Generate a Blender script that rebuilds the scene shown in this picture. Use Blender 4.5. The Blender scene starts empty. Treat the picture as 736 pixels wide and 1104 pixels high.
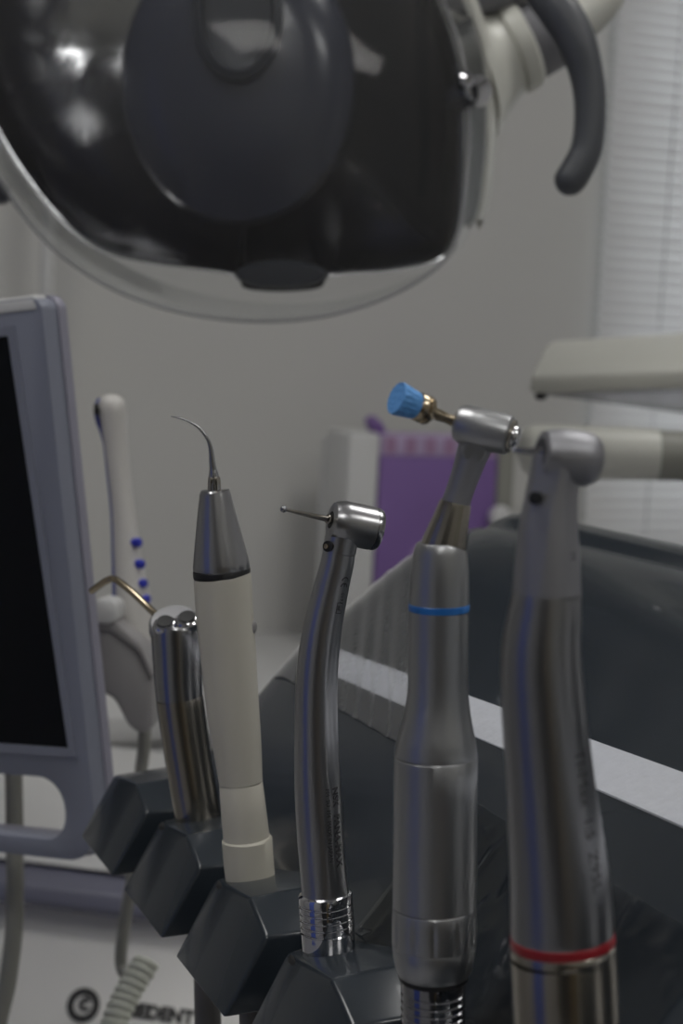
import bpy, bmesh, math, random
from mathutils import Vector, Matrix, noise
random.seed(7)
SC = bpy.context.scene
COL = SC.collection
PI = math.pi
# ------------------------------------------------------------------ camera
FPX = 1800.0
CAM = Vector((0, 0, 1.25))
yaw, pitch, roll = math.radians(-23.8), math.radians(-6.0), math.radians(2.9)
fw = Vector((-math.sin(yaw) * math.cos(pitch), math.cos(yaw) * math.cos(pitch), math.sin(pitch)))
rt0 = Vector((math.cos(yaw), math.sin(yaw), 0))
up0 = rt0.cross(fw)
# camera rolled anticlockwise: the world leans clockwise in the picture
RT = rt0 * math.cos(roll) + up0 * math.sin(roll)
UP = -rt0 * math.sin(roll) + up0 * math.cos(roll)
cd = bpy.data.cameras.new('camera')
cam = bpy.data.objects.new('camera', cd); COL.objects.link(cam)
cam.matrix_world = Matrix(((RT.x, UP.x, -fw.x, CAM.x), (RT.y, UP.y, -fw.y, CAM.y), (RT.z, UP.z, -fw.z, CAM.z), (0, 0, 0, 1)))
cd.sensor_fit = 'VERTICAL'; cd.sensor_height = 24.0
cd.lens = 24.0 * FPX / 1104.0
cd.clip_start = 0.02; cd.clip_end = 60
cd.dof.use_dof = True; cd.dof.focus_distance = 0.485; cd.dof.aperture_fstop = 10.5
SC.camera = cam
# ------------------------------------------------------------------ world, light, exposure
w = bpy.data.worlds.new('daylight'); SC.world = w; w.use_nodes = True
w.node_tree.nodes['Background'].inputs[0].default_value = (0.93, 0.96, 1.0, 1)
w.node_tree.nodes['Background'].inputs[1].default_value = 3.6
SC.view_settings.view_transform = 'Standard'
SC.view_settings.look = 'None'
SC.view_settings.exposure = 0.62
SC.view_settings.gamma = 1.0
SC.view_settings.use_curve_mapping = False
SC.cycles.use_denoising = True
SC.cycles.max_bounces = 10
SC.cycles.transparent_max_bounces = 16
SC.cycles.sample_clamp_indirect = 4
CEILING_GLOW = 5.5
WINDOW_GLOW = 1.0

def c2w(x, y, d):
    "camera-frame metres (right, up, depth) to world"
    return CAM + RT * x + UP * y + fw * d
def P(px, py, d):
    return c2w((px - 368) / FPX * d, -(py - 552) / FPX * d, d)
def ray(px, py):
    return (P(px, py, 1.0) - CAM)
def hit(px, py, axis, val):
    r = ray(px, py); k = (val - CAM[axis]) / r[axis]
    return CAM + r * k

# ------------------------------------------------------------------ materials
def mat(name, col, rough=0.5, metal=0.0, emit=None, estr=0, spec=0.5, noise_s=0, bump=0, var=0.0, coat=0, trans=0, sub=0, aniso=0, bscale=None):
    m = bpy.data.materials.new(name); m.use_nodes = True
    nt = m.node_tree; b = nt.nodes['Principled BSDF']
    b.inputs['Base Color'].default_value = (*col, 1)
    b.inputs['Roughness'].default_value = rough
    b.inputs['Metallic'].default_value = metal
    b.inputs['Specular IOR Level'].default_value = spec
    b.inputs['Coat Weight'].default_value = coat
    b.inputs['Transmission Weight'].default_value = trans
    if emit:
        b.inputs['Emission Color'].default_value = (*emit, 1); b.inputs['Emission Strength'].default_value = estr
    if noise_s:
        tc = nt.nodes.new('ShaderNodeTexCoord'); n = nt.nodes.new('ShaderNodeTexNoise')
        mp = nt.nodes.new('ShaderNodeMapping'); nt.links.new(tc.outputs['Object'], mp.inputs[0])
        if bscale: mp.inputs['Scale'].default_value = bscale
        nt.links.new(mp.outputs[0], n.inputs['Vector']); n.inputs['Scale'].default_value = noise_s; n.inputs['Detail'].default_value = 4
        if var:
            mx = nt.nodes.new('ShaderNodeMix'); mx.data_type = 'RGBA'
            mx.inputs['A'].default_value = (*[c * (1 - var) for c in col], 1); mx.inputs['B'].default_value = (*[min(1, c * (1 + var)) for c in col], 1)
            nt.links.new(n.outputs['Fac'], mx.inputs['Factor']); nt.links.new(mx.outputs['Result'], b.inputs['Base Color'])
        if bump:
            bp = nt.nodes.new('ShaderNodeBump'); bp.inputs['Strength'].default_value = bump; bp.inputs['Distance'].default_value = 0.001
            nt.links.new(n.outputs['Fac'], bp.inputs['Height']); nt.links.new(bp.outputs[0], b.inputs['Normal'])
    return m
def thin_glass(name, tint, rough=0.02, ior=1.45, gl=(1, 1, 1), white=0.0, bump=0, bs=30, bscale=None, dist=0.001, gmul=1.0):
    m = bpy.data.materials.new(name); m.use_nodes = True; nt = m.node_tree; N = nt.nodes; N.clear()
    out = N.new('ShaderNodeOutputMaterial'); tr = N.new('ShaderNodeBsdfTransparent'); tr.inputs[0].default_value = (*tint, 1)
    g = N.new('ShaderNodeBsdfGlossy'); g.inputs['Color'].default_value = (*gl, 1); g.inputs['Roughness'].default_value = rough
    fr = N.new('ShaderNodeFresnel'); fr.inputs[0].default_value = ior
    mx = N.new('ShaderNodeMixShader'); ml = N.new('ShaderNodeMath'); ml.operation = 'MULTIPLY'; ml.inputs[1].default_value = gmul
    nt.links.new(fr.outputs[0], ml.inputs[0])
    nt.links.new(ml.outputs[0], mx.inputs[0]); nt.links.new(tr.outputs[0], mx.inputs[1]); nt.links.new(g.outputs[0], mx.inputs[2])
    last = mx
    if white:
        d = N.new('ShaderNodeBsdfDiffuse'); d.inputs[0].default_value = (.8, .8, .8, 1)
        m2 = N.new('ShaderNodeMixShader'); m2.inputs[0].default_value = white
        nt.links.new(mx.outputs[0], m2.inputs[1]); nt.links.new(d.outputs[0], m2.inputs[2]); last = m2
    if bump:
        tc = N.new('ShaderNodeTexCoord'); mp = N.new('ShaderNodeMapping'); n = N.new('ShaderNodeTexNoise'); n.inputs['Scale'].default_value = bs
        if bscale: mp.inputs['Scale'].default_value = bscale
        bp = N.new('ShaderNodeBump'); bp.inputs['Strength'].default_value = bump; bp.inputs['Distance'].default_value = dist
        nt.links.new(tc.outputs['Object'], mp.inputs[0]); nt.links.new(mp.outputs[0], n.inputs['Vector'])
        nt.links.new(n.outputs['Fac'], bp.inputs['Height']); nt.links.new(bp.outputs[0], g.inputs['Normal']); nt.links.new(bp.outputs[0], fr.inputs['Normal'])
    nt.links.new(last.outputs[0], out.inputs[0])
    return m
M = {}
M['wall'] = mat('wall_paint', (.56, .555, .535), .85, noise_s=6, var=.02, bump=.05)
M['side'] = mat('side_wall_paint', (.56, .56, .56), .85, noise_s=6, var=.02)
M['rear'] = mat('rear_wall_paint', (.36, .355, .32), .85, noise_s=5, var=.1)
M['ceil'] = mat('ceiling_paint', (.75, .75, .75), .9, noise_s=8, var=.02)
M['floor'] = mat('floor_vinyl', (.42, .42, .43), .5, noise_s=14, var=.15)
M['white'] = mat('white_laminate', (.62, .62, .615), .35, noise_s=20, var=.01)
M['cream'] = mat('cream_plastic', (.58, .58, .53), .38, noise_s=30, var=.01)
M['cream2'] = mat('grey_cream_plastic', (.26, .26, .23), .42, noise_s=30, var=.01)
M['slate'] = mat('slate_gloss_plastic', (.024, .031, .039), .25, coat=.15, noise_s=40, var=.05, spec=.45)
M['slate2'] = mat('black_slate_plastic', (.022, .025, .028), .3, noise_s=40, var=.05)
M['strip'] = mat('pale_grey_strip', (.66, .68, .73), .35, noise_s=260, var=.06, bump=.25)
M['steel'] = mat('brushed_steel', (.42, .42, .43), .29, 1.0, noise_s=400, bump=.03)
M['steel_r'] = mat('dark_brushed_steel', (.34, .34, .35), .3, 1.0, noise_s=400, bump=.03)
M['steel_d'] = mat('satin_steel', (.40, .40, .41), .22, 1.0, noise_s=500, bump=.02)
M['satin'] = mat('satin_titanium', (.44, .445, .45), .38, 1.0, noise_s=600, bump=.03)
M['plate'] = mat('bead_blasted_plate', (.34, .34, .35), .5, .8, noise_s=600, bump=.03)
M['satin2'] = mat('matte_grey_metal', (.36, .36, .38), .48, .9, noise_s=600, bump=.03)
M['chrome'] = mat('chrome', (.70, .70, .72), .06, 1.0)
M['dchrome'] = mat('dark_chrome', (.38, .38, .40), .1, 1.0)
M['gold'] = mat('warm_brass', (.50, .42, .30), .22, 1.0)
M['bronze'] = mat('bronze_steel', (.40, .37, .32), .22, 1.0, noise_s=300, bump=.02)
M['dark'] = mat('dark_hole', (.012, .012, .013), .5)
M['rubber'] = mat('black_rubber', (.015, .015, .016), .5)
M['bluering'] = mat('blue_ring', (.02, .16, .50), .35)
M['redring'] = mat('red_ring', (.30, .012, .02), .35)
M['ivory'] = mat('ivory_plastic', (.60, .575, .50), .38, noise_s=60, var=.01)
M['ivory2'] = mat('ivory_silicone', (.60, .575, .49), .5, noise_s=60, var=.01)
M['brush'] = mat('blue_bristles', (.13, .38, .82), .6, noise_s=900, bump=.5, bscale=(1, 1, 1))
M['engr'] = mat('engraved_grey', (.05, .05, .055), .6)
M['engr2'] = mat('faint_engraving', (.10, .10, .105), .6, .3)
M['bezel'] = mat('lavender_grey_plastic', (.235, .25, .31), .45, noise_s=40, var=.01)
M['bezelw'] = mat('pale_lavender_plastic', (.30, .295, .36), .4, noise_s=40, var=.01)
M['screen'] = mat('black_screen', (.004, .005, .007), .25, spec=.2)
M['bracket'] = mat('grey_bracket_plastic', (.30, .29, .29), .45)
M['wandw'] = mat('white_wand_plastic', (.58, .565, .54), .35)
M['wandb'] = mat('navy_wand_plastic', (.05, .07, .30), .35)
M['btnb'] = mat('blue_button', (.02, .03, .42), .4)
M['panel'] = mat('pale_grey_panel', (.86, .85, .82), .5, noise_s=30, var=.01)
M['band'] = mat('slate_blue_band', (.17, .172, .23), .45)
M['logo'] = mat('dark_print', (.045, .045, .045), .6)
M['hose'] = mat('grey_hose', (.16, .155, .15), .45, noise_s=300, bump=.2)
M['tube'] = mat('grey_green_cable', (.30, .30, .27), .5)
M['coil'] = mat('pale_coil', (.75, .77, .68), .45)
M['purple'] = mat('purple_card', (.20, .115, .33), .6, noise_s=9, var=.15)
M['lilac'] = mat('lilac_card', (.42, .33, .50), .6, noise_s=25, var=.3)
M['pinkp'] = mat('mauve_print', (.34, .20, .33), .6)
M['handle'] = mat('dark_grey_grip', (.085, .09, .10), .42)
M['lavgrey'] = mat('grey_joint_plastic', (.16, .16, .175), .45)
M['mirror'] = mat('reflector_metal', (.36, .36, .37), .13, 1.0, noise_s=22, bump=1.0, bscale=(1, 1, .5))
M['cover'] = mat('dark_lamp_cover', (.030, .034, .055), .24, coat=.15, noise_s=8, bump=.3)
M['cover2'] = mat('dark_lamp_socket', (.016, .02, .03), .5)
M['visor'] = thin_glass('clear_visor', (.88, .89, .89), .06, 1.40, gmul=.36, white=.05)
M['vrim'] = thin_glass('visor_edge_glare', (.7, .7, .74), .1, 1.5, white=.45)  # whiteness paints a bright reflection into the visor edge
M['film'] = thin_glass('crinkled_film', (.97, .97, .97), .38, 1.5, bump=.15, bs=400, gmul=1.6, white=.035, dist=.0005)
M['film2'] = thin_glass('wrinkled_film', (.98, .98, .98), .1, 1.35, gmul=1.0)
M['tray'] = thin_glass('clear_tray', (.8, .8, .82), .1, 1.45, white=.25)
M['emit'] = mat('lamp_diffuser', (.9, .9, .9), .5, emit=(1, .985, .96), estr=CEILING_GLOW)
M['alu'] = mat('painted_aluminium', (.6, .6, .6), .4, .3)
M['bluef'] = mat('blue_door_laminate', (.12, .18, .62), .4)
M['wood'] = mat('oak_laminate', (.17, .13, .07), .5, noise_s=8, var=.3, bscale=(1, 8, 1))
M['darkc'] = mat('charcoal_laminate', (.04, .04, .042), .5)
M['frame'] = mat('window_frame_white', (.6, .6, .6), .4)
# slats: light passes through them
m = bpy.data.materials.new('blind_slat'); m.use_nodes = True; nt = m.node_tree; nt.nodes.clear()
o_ = nt.nodes.new('ShaderNodeOutputMaterial'); d_ = nt.nodes.new('ShaderNodeBsdfDiffuse'); t_ = nt.nodes.new('ShaderNodeBsdfTranslucent'); x_ = nt.nodes.new('ShaderNodeMixShader')
d_.inputs[0].default_value = (.76, .76, .76, 1); t_.inputs[0].default_value = (.62, .62, .63, 1); x_.inputs[0].default_value = .12
nt.links.new(d_.outputs[0], x_.inputs[1]); nt.links.new(t_.outputs[0], x_.inputs[2]); nt.links.new(x_.outputs[0], o_.inputs[0]); M['slat'] = m

# ------------------------------------------------------------------ helpers
class MB:
    def __init__(s): s.v = []; s.f = []
    def add(s, v, f):
        o = len(s.v); s.v += [Vector(p) for p in v]; s.f += [[i + o for i in q] for q in f]; return s
    def build(s, name, m, parent=None, smooth=True, bevel=0, ang=35, bseg=2, sub=0):
        me = bpy.data.meshes.new(name)
        org = parent.location.copy() if parent is not None and parent.get('_org') else Vector((0, 0, 0))
        if parent is not None and parent.parent is not None and parent.type == 'MESH': org = Vector(parent.get('_o', (0, 0, 0)))
        me.from_pydata([tuple(p - org) for p in s.v], [], s.f); me.update()
        bm = bmesh.new(); bm.from_mesh(me)
        bmesh.ops.remove_doubles(bm, verts=bm.verts, dist=1e-6)
        bmesh.ops.recalc_face_normals(bm, faces=bm.faces)
        if bevel:
            es = [e for e in bm.edges if len(e.link_faces) == 2 and e.calc_face_angle(0) > math.radians(25)]
            bmesh.ops.bevel(bm, geom=es, offset=bevel, segments=bseg, profile=.5, affect='EDGES', clamp_overlap=True)
        bm.to_mesh(me); bm.free()
        if smooth:
            for p in me.polygons: p.use_smooth = True
            me.set_sharp_from_angle(angle=math.radians(ang))
        o = bpy.data.objects.new(name, me); COL.objects.link(o); me.materials.append(m)
        if parent is not None: o.parent = parent
        o['_o'] = tuple(org)
        return o
def box(mn, mx):
    x0, y0, z0 = mn; x1, y1, z1 = mx
    return ([(x0, y0, z0), (x1, y0, z0), (x1, y1, z0), (x0, y1, z0), (x0, y0, z1), (x1, y0, z1), (x1, y1, z1), (x0, y1, z1)],
            [(0, 3, 2, 1), (4, 5, 6, 7), (0, 1, 5, 4), (1, 2, 6, 5), (2, 3, 7, 6), (3, 0, 4, 7)])
def hexa(a, b):
    "8-corner block from two quads"
    return (list(a) + list(b), [(0, 1, 2, 3), (7, 6, 5, 4), (0, 4, 5, 1), (1, 5, 6, 2), (2, 6, 7, 3), (3, 7, 4, 0)])
def frames(pts, ref):
    n = len(pts); out = []
    for i, p in enumerate(pts):
        a = pts[max(0, i - 1)]; b = pts[min(n - 1, i + 1)]
        k = 1
        while (b - a).length < 1e-7 and k < n:
            k += 1; a = pts[max(0, i - k)]; b = pts[min(n - 1, i + k)]
        t = (b - a).normalized(); u = (ref - t * ref.dot(t)).normalized(); out.append((t, u, t.cross(u)))
    return out
def loft(pts, rad, seg=40, ref=None, mod=None, cap=True, ry=None):
    ref = ref or RT; fr = frames(pts, ref); V = []; F = []
    for i, (p, r) in enumerate(zip(pts, rad)):
        t, u, w_ = fr[i]
        for k in range(seg):
            th = 2 * PI * k / seg; rr = r * (mod(i, th) if mod else 1); q = ry[i] if ry else 1
            V.append(p + u * math.cos(th) * rr + w_ * math.sin(th) * rr * q)
    n = len(pts)
    for i in range(n - 1):
        for k in range(seg):
            a = i * seg + k; b = i * seg + (k + 1) % seg; F.append((a, b, b + seg, a + seg))
    if cap:
        F.append(tuple(range(seg))[::-1]); F.append(tuple(range((n - 1) * seg, n * seg)))
    return V, F
def catmull(rows, n):
    "smooth resample of tuples"
    out = []; m = len(rows)
    for i in range(m - 1):
        p0, p1, p2, p3 = rows[max(0, i - 1)], rows[i], rows[i + 1], rows[min(m - 1, i + 2)]
        for j in range(n):
            t = j / n
            out.append(tuple(.5 * ((2 * b) + (-a + c) * t + (2 * a - 5 * b + 4 * c - d) * t * t + (-a + 3 * b - 3 * c + d) * t ** 3) for a, b, c, d in zip(p0, p1, p2, p3)))
    out.append(tuple(rows[-1])); return out
def pxloft(rows, dep, smooth=0, **kw):
    "rows of (px, py, radius_px) at depth dep(py)"
    if smooth: rows = catmull(rows, smooth)
    pts = [P(r[0], r[1], dep(r[1]) if callable(dep) else dep) for r in rows]
    rad = [max(1e-5, r[2]) * (dep(r[1]) if callable(dep) else dep) / FPX for r in rows]
    return loft(pts, rad, **kw)
def axial(org, d, prof, ref=None, seg=40, cap=True, mod=None):
    "lathe: profile of (distance along d, radius)"
    d = d.normalized(); return loft([org + d * s for s, r in prof], [max(r, 1e-6) for s, r in prof], seg=seg, ref=ref or UP, cap=cap, mod=mod)
def thing(name, label, cat, loc, group=None):
    o = bpy.data.objects.new(name, None); COL.objects.link(o); o.location = loc; o.empty_display_size = .02
    o['label'] = label; o['category'] = cat; o['_org'] = 1
    if group: o['group'] = group
    return o
def tag(o, label, cat, group=None):
    o['label'] = label; o['category'] = cat
    if group: o['group'] = group
    return o
def struct(name, mb, m, parent=None, **kw):
    o = mb.build(name, m, parent, **kw)
    if parent is None: o['kind'] = 'structure'
    return o
def text_pts(body, size, align='LEFT', bold=0.0, extrude=0.0):
    c = bpy.data.curves.new('t', 'FONT'); c.body = body; c.size = size; c.align_x = align; c.align_y = 'CENTER'; c.offset = bold; c.extrude = extrude; c.resolution_u = 3
    o = bpy.data.objects.new('t', c); COL.objects.link(o); bpy.context.view_layer.update()
    me = bpy.data.meshes.new_from_object(o.evaluated_get(bpy.context.evaluated_depsgraph_get()))
    V = [v.co.copy() for v in me.vertices]; F = [tuple(p.vertices) for p in me.polygons]
    bpy.data.objects.remove(o); bpy.data.curves.remove(c); bpy.data.meshes.remove(me)
    return V, F
def outline_solid(loops, to3d, thick, n):
    "closed 2D outer loop with holes -> solid between z=0 and z=thick through a triangulated fill"
    bm = bmesh.new()
    es = []
    for lp in loops:
        vs = [bm.verts.new((x, y, 0)) for x, y in lp]
        es += [bm.edges.new((vs[i], vs[(i + 1) % len(vs)])) for i in range(len(vs))]
    bmesh.ops.triangle_fill(bm, use_beauty=True, use_dissolve=False, edges=es)
    bm.verts.ensure_lookup_table(); V = [v.co.copy() for v in bm.verts]; F = [[v.index for v in f.verts] for f in bm.faces]
    bm.free()
    N = len(V); out = [to3d(v.x, v.y, 0) for v in V] + [to3d(v.x, v.y, thick) for v in V]
    fs = [tuple(f) for f in F] + [tuple(i + N for i in reversed(f)) for f in F]
    i = 0
    for lp in loops:
        k = len(lp)
        for j in range(k): fs.append((i + j, i + (j + 1) % k, i + (j + 1) % k + N, i + j + N))
        i += k
    return out, fs
def rrect(x0, y0, x1, y1, r, n=8):
    out = []
    for cx, cy, a0 in ((x1 - r, y1 - r, 0), (x0 + r, y1 - r, 90), (x0 + r, y0 + r, 180), (x1 - r, y0 + r, 270)):
        for k in range(n + 1):
            a = math.radians(a0 + 90 * k / n); out.append((cx + r * math.cos(a), cy + r * math.sin(a)))
    return out

# ------------------------------------------------------------------ room
X0, X1, Y0, Y1, ZC = -2.3, 2.5, -2.2, 2.05, 2.75
wl = hit(638, 300, 1, Y1)[0]              # left edge of the window opening
WX0, WX1, WZ0, WZ1 = wl + .02, 2.3, .98, 2.62
fl = struct('floor', MB().add(*box((X0, Y0, -.05), (X1, Y1, 0))), M['floor'])
struct('ceiling', MB().add(*box((X0, Y0, ZC), (X1, Y1, ZC + .05))), M['ceil'])
b = MB()
b.add(*box((X0, Y1, 0), (WX0, Y1 + .12, ZC))); b.add(*box((WX1, Y1, 0), (X1, Y1 + .12, ZC)))
b.add(*box((WX0, Y1, 0), (WX1, Y1 + .12, WZ0))); b.add(*box((WX0, Y1, WZ1), (WX1, Y1 + .12, ZC)))
struct('wall_back', b, M['wall'])
struct('wall_left', MB().add(*box((X0 - .1, Y0, 0), (X0, Y1, ZC))), M['side'])
struct('wall_right', MB().add(*box((X1, Y0, 0), (X1 + .1, Y1, ZC))), M['side'])
struct('wall_front', MB().add(*box((X0, Y0 - .1, 0), (X1, Y0, ZC))), M['rear'])
wf = MB(); yw = Y1 + .08
for a, c in (((WX0, WZ0), (WX0 + .05, WZ1)), ((WX1 - .05, WZ0), (WX1, WZ1)), ((WX0, WZ0), (WX1, WZ0 + .05)), ((WX0, WZ1 - .05), (WX1, WZ1)), (((WX0 + WX1) / 2 - .025, WZ0), ((WX0 + WX1) / 2 + .025, WZ1))):
    wf.add(*box((a[0], yw, a[1]), (c[0], yw + .04, c[1])))
win = struct('window_1', wf, M['frame'], bevel=.003)
gl = MB().add(*box((WX0 + .04, yw + .018, WZ0 + .04), (WX1 - .04, yw + .022, WZ1 - .04))).build('pane', thin_glass('window_glass', (.95, .97, .97)), win)
# venetian blind, hangs just in front of the reveal
bl = thing('venetian_blind', 'closed pale grey venetian blind hanging over the window', 'blind', (WX0, Y1 - .03, WZ0 - .06))
sl = MB(); yb = Y1 - .017; sp = .0155; z = WZ1 + .02; L0, L1 = WX0 - .02, WX1 + .03; i = 0
while z > WZ0 - .06:
    dz = random.uniform(-.0004, .0004); tl = math.radians(60 + random.uniform(-3, 3)); hw = .0130
    V = []
    for k in range(9):
        s = -1 + 2 * k / 8; off = .0052 * (1 - s * s)
        yy = yb + s * hw * math.cos(tl) - off * math.sin(tl); zz = z + dz + s * hw * math.sin(tl) + off * math.cos(tl)
        V += [(L0, yy, zz), (L1, yy, zz)]
    sl.add(V, [(2 * k, 2 * k + 1, 2 * k + 3, 2 * k + 2) for k in range(8)])
    z -= sp
sl.build('slats', M['slat'], bl)
co = MB()
for x in (L0 + .1, L0 + .45, L0 + .9):
    co.add(*loft([Vector((x, yb - .012, WZ0 - .07)), Vector((x, yb - .012, WZ1 + .03))], [.0009] * 2, seg=8))
co.build('ladder_cord', M['alu'], bl)
MB().add(*box((L0, yb - .015, WZ1 + .03), (L1, yb + .018, WZ1 + .06))).build('headrail', M['frame'], bl, bevel=.002)
MB().add(*box((L0, yb - .012, WZ0 - .085), (L1, yb + .012, WZ0 - .07))).build('bottom_rail', M['frame'], bl, bevel=.002)
# ceiling lights; the two rear panels are added fill for surfaces facing the camera
for k, (x, y) in enumerate(((-.4, .6), (1.1, .6), (-.5, -1.2), (1.1, -1.2))):
    t = thing('ceiling_light', 'square ceiling light panel ' + ('over the instruments', 'nearest the window', 'added as fill behind the camera on the left', 'added as fill behind the camera on the right')[k], 'ceiling light', (x, y, ZC), 'ceiling light panels')
    MB().add(*box((x - .31, y - .31, ZC - .03), (x + .31, y + .31, ZC))).build('housing', M['frame'], t, bevel=.004)
    MB().add(*box((x - .28, y - .28, ZC - .036), (x + .28, y + .28, ZC - .0295))).build('diffuser', M['emit'], t)
# cupboards along the wall behind the photographer and on the left wall, added for reflections in lamp and metal
def reflection_cupboard(x0, y0, x1, y1, z1, m, label, face):
    t = thing('reflection_cupboard', label, 'reflection_cupboard', ((x0 + x1) / 2, (y0 + y1) / 2, 0))
    MB().add(*box((x0, y0, 0), (x1, y1, z1))).build('body', m, t, bevel=.004)
    if face == 'y':
        MB().add(*box((x0 + .01, y1, .08), (x1 - .01, y1 + .018, z1 - .01))).build('door', m, t, bevel=.003)
        MB().add(*box((x1 - .06, y1 + .018, z1 * .5), (x1 - .045, y1 + .04, z1 * .5 + .15))).build('door_handle', M['alu'], t, bevel=.003)
    else:
        MB().add(*box((x1, y0 + .01, .08), (x1 + .018, y1 - .01, z1 - .01))).build('door', m, t, bevel=.003)
        MB().add(*box((x1 + .018, y1 - .06, z1 * .5), (x1 + .04, y1 - .045, z1 * .5 + .15))).build('door_handle', M['alu'], t, bevel=.003)
reflection_cupboard(-1.55, Y0 + .005, -.62, Y0 + .4, 2.0, M['darkc'], 'tall charcoal cabinet added behind the camera as a dark reflection', 'y')  # stands in for the photographer mirrored as a dark streak
reflection_cupboard(-.60, Y0 + .005, .02, Y0 + .4, 1.35, M['wood'], 'oak coloured cabinet added behind the camera for brown reflections', 'y')
reflection_cupboard(.1, Y0 + .005, 1.2, Y0 + .45, .9, M['white'], 'low white cabinet added behind the camera for pale reflections', 'y')
bp_ = c2w(-1.55, 0, .13)
reflection_cupboard(X0 + .005, -.26, X0 + .40, .56, 2.1, M['bluef'], 'tall blue cabinet added at the left wall for blue reflections', 'x')  # placed and coloured to mirror a blue stripe in the metal

# ------------------------------------------------------------------ instrument console
def K(t, a, h):
    X = -.004 - .365 * t + .931 * a; D = .48 + .931 * t + .365 * a
    v = (.1775 - h - .1045 * D) / .9945
    return c2w(X, -v, D)
PROF = [(.004, -.001), (.014, .004), (.03, .021), (.0468, .038), (.0626, .0535), (.0869, .0707), (.1, .0805), (.113, .0885), (.135, .0965), (.147, .0985)]
def prof_h(a):
    for (a0, h0), (a1, h1) in zip(PROF, PROF[1:]):
        if a <= a1: return h0 + (h1 - h0) * (a - a0) / (a1 - a0)
    return PROF[-1][1]
con = thing('instrument_console', 'dark slate grey glossy instrument console with angular holder pods and a pale strip', 'dental console', K(0, .05, -.03))
sec = catmull(PROF, 4) + [(.150, .1015), (.156, .1035), (.164, .1025), (.169, .097), (.170, .085), (.168, -.04), (.03, -.04), (.006, -.024)]
ts = [-.62, -.4, -.25] + [-.2 + .02 * k for k in range(19)] + [.178, .188, .195, .199, .2005]
V = []; F = []
n = len(sec)
for j, t in enumerate(ts):
    e = max(0, (t - .17) / .0305); s = 1 - .10 * e * e * e     # rounded far end
    for a, h in sec:
        hh = h if h < 0 else h - .006 * e ** 3
        V.append(K(t, a, hh))
for j in range(len(ts) - 1):
    for i in range(n): F.append((j * n + i, j * n + (i + 1) % n, (j + 1) * n + (i + 1) % n, (j + 1) * n + i))
F.append(tuple(range(n))); F.append(tuple(range((len(ts) - 1) * n, len(ts) * n))[::-1])
MB().add(V, F).build('console_body', M['slate'], con, ang=40)
# pale strip
V = []; F = []; tt = [-.6 + .04 * k for k in range(20)] + [.168] + []
for t in tt:
    f = (t + .086) / .216; alo = .0630 - .005 * f; ahi = .0752 - .0085 * f
    for k in range(5):
        a = alo + (ahi - alo) * k / 4; V.append(K(t, a, prof_h(a) + .0006))
    V.append(K(t, ahi, prof_h(ahi) - .001)); V.append(K(t, alo, prof_h(alo) - .001))
for j in range(len(tt) - 1):
    for i in range(7): F.append((j * 7 + i, j * 7 + (i + 1) % 7, (j + 1) * 7 + (i + 1) % 7, (j + 1) * 7 + i))
F.append(tuple(range(7))); F.append(tuple(range((len(tt) - 1) * 7, len(tt) * 7))[::-1])
MB().add(V, F).build('trim_strip', M['strip'], con)
# holder pods
for k in range(6):
    t0 = .025 + .07 * (2 - k)
    pts = [(t0 + .053, 0), (t0 + .034, .0035), (t0 + .015, .006), (t0, -.001), (t0, -.0235), (t0 + .053, -.0235)]
    A = []; B = []
    for t, h in pts:
        ao = -.0095 + (min(h, 0) * .6) - (.0012 if .01 < t - t0 < .045 and h > 0 else 0)
        A.append(K(t, ao, h)); B.append(K(t, .02 if h < 0 else .016, h if h < 0 else h + .0015))
    m6 = len(pts)
    F = [tuple(range(m6)), tuple(range(m6, 2 * m6))[::-1]] + [(i, (i + 1) % m6, (i + 1) % m6 + m6, i + m6) for i in range(m6)]
    MB().add(A + B, F).build('holder_pod', M['slate'], con, bevel=.0013, bseg=3)
# support arm below the console
MB().add(*loft([K(-.2, .1, -.039), K(-.2, .1, -.30)], [.03, .03], seg=24, ref=RT)).build('support_post', M['cream'], con)
MB().add(*loft([K(-.2, .1, -.28), c2w(.45, -.42, .55), c2w(.75, -.55, .65), Vector((1.0, .35, .03))], [.028] * 4, seg=24, ref=UP)).build('support_arm', M['cream'], con)
MB().add(*axial(Vector((1.0, .35, 0)), Vector((0, 0, 1)), [(0, .22), (.02, .22), (.04, .18), (.05, .04)], ref=Vector((1, 0, 0)))).build('floor_base', M['cream'], con)
# crinkled film stretched over the far end of the console; its near edge runs slantwise
V = []; F = []; NI, NJ = 150, 60
for i in range(NI + 1):
    for j in range(NJ + 1):
        a = .050 + (.1455 - .050) * j / NJ; t0 = .060 + (a - .06) * 1.7; t1 = .1965
        if t0 > t1 - .004: t0 = t1 - .004
        t = t0 + (t1 - t0) * i / NI
        q = noise.noise(Vector(((t - 2.2 * a) * 130, a * 14, 3))) + .45 * noise.noise(Vector(((t - 2.2 * a) * 330, a * 40, 8)))
        V.append(K(t, a, prof_h(a) - .006 * max(0, (t - .17) / .0305) ** 3 + .0012 + .00055 * (q + .3)))
for i in range(NI):
    for j in range(NJ):
        p = i * (NJ + 1) + j; F.append((p, p + 1, p + NJ + 2, p + NJ + 1))
fo = tag(MB().add(V, F).build('protective_film', M['film'], ang=180), 'crinkled clear protective film over the far end of the console', 'plastic film')

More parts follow.
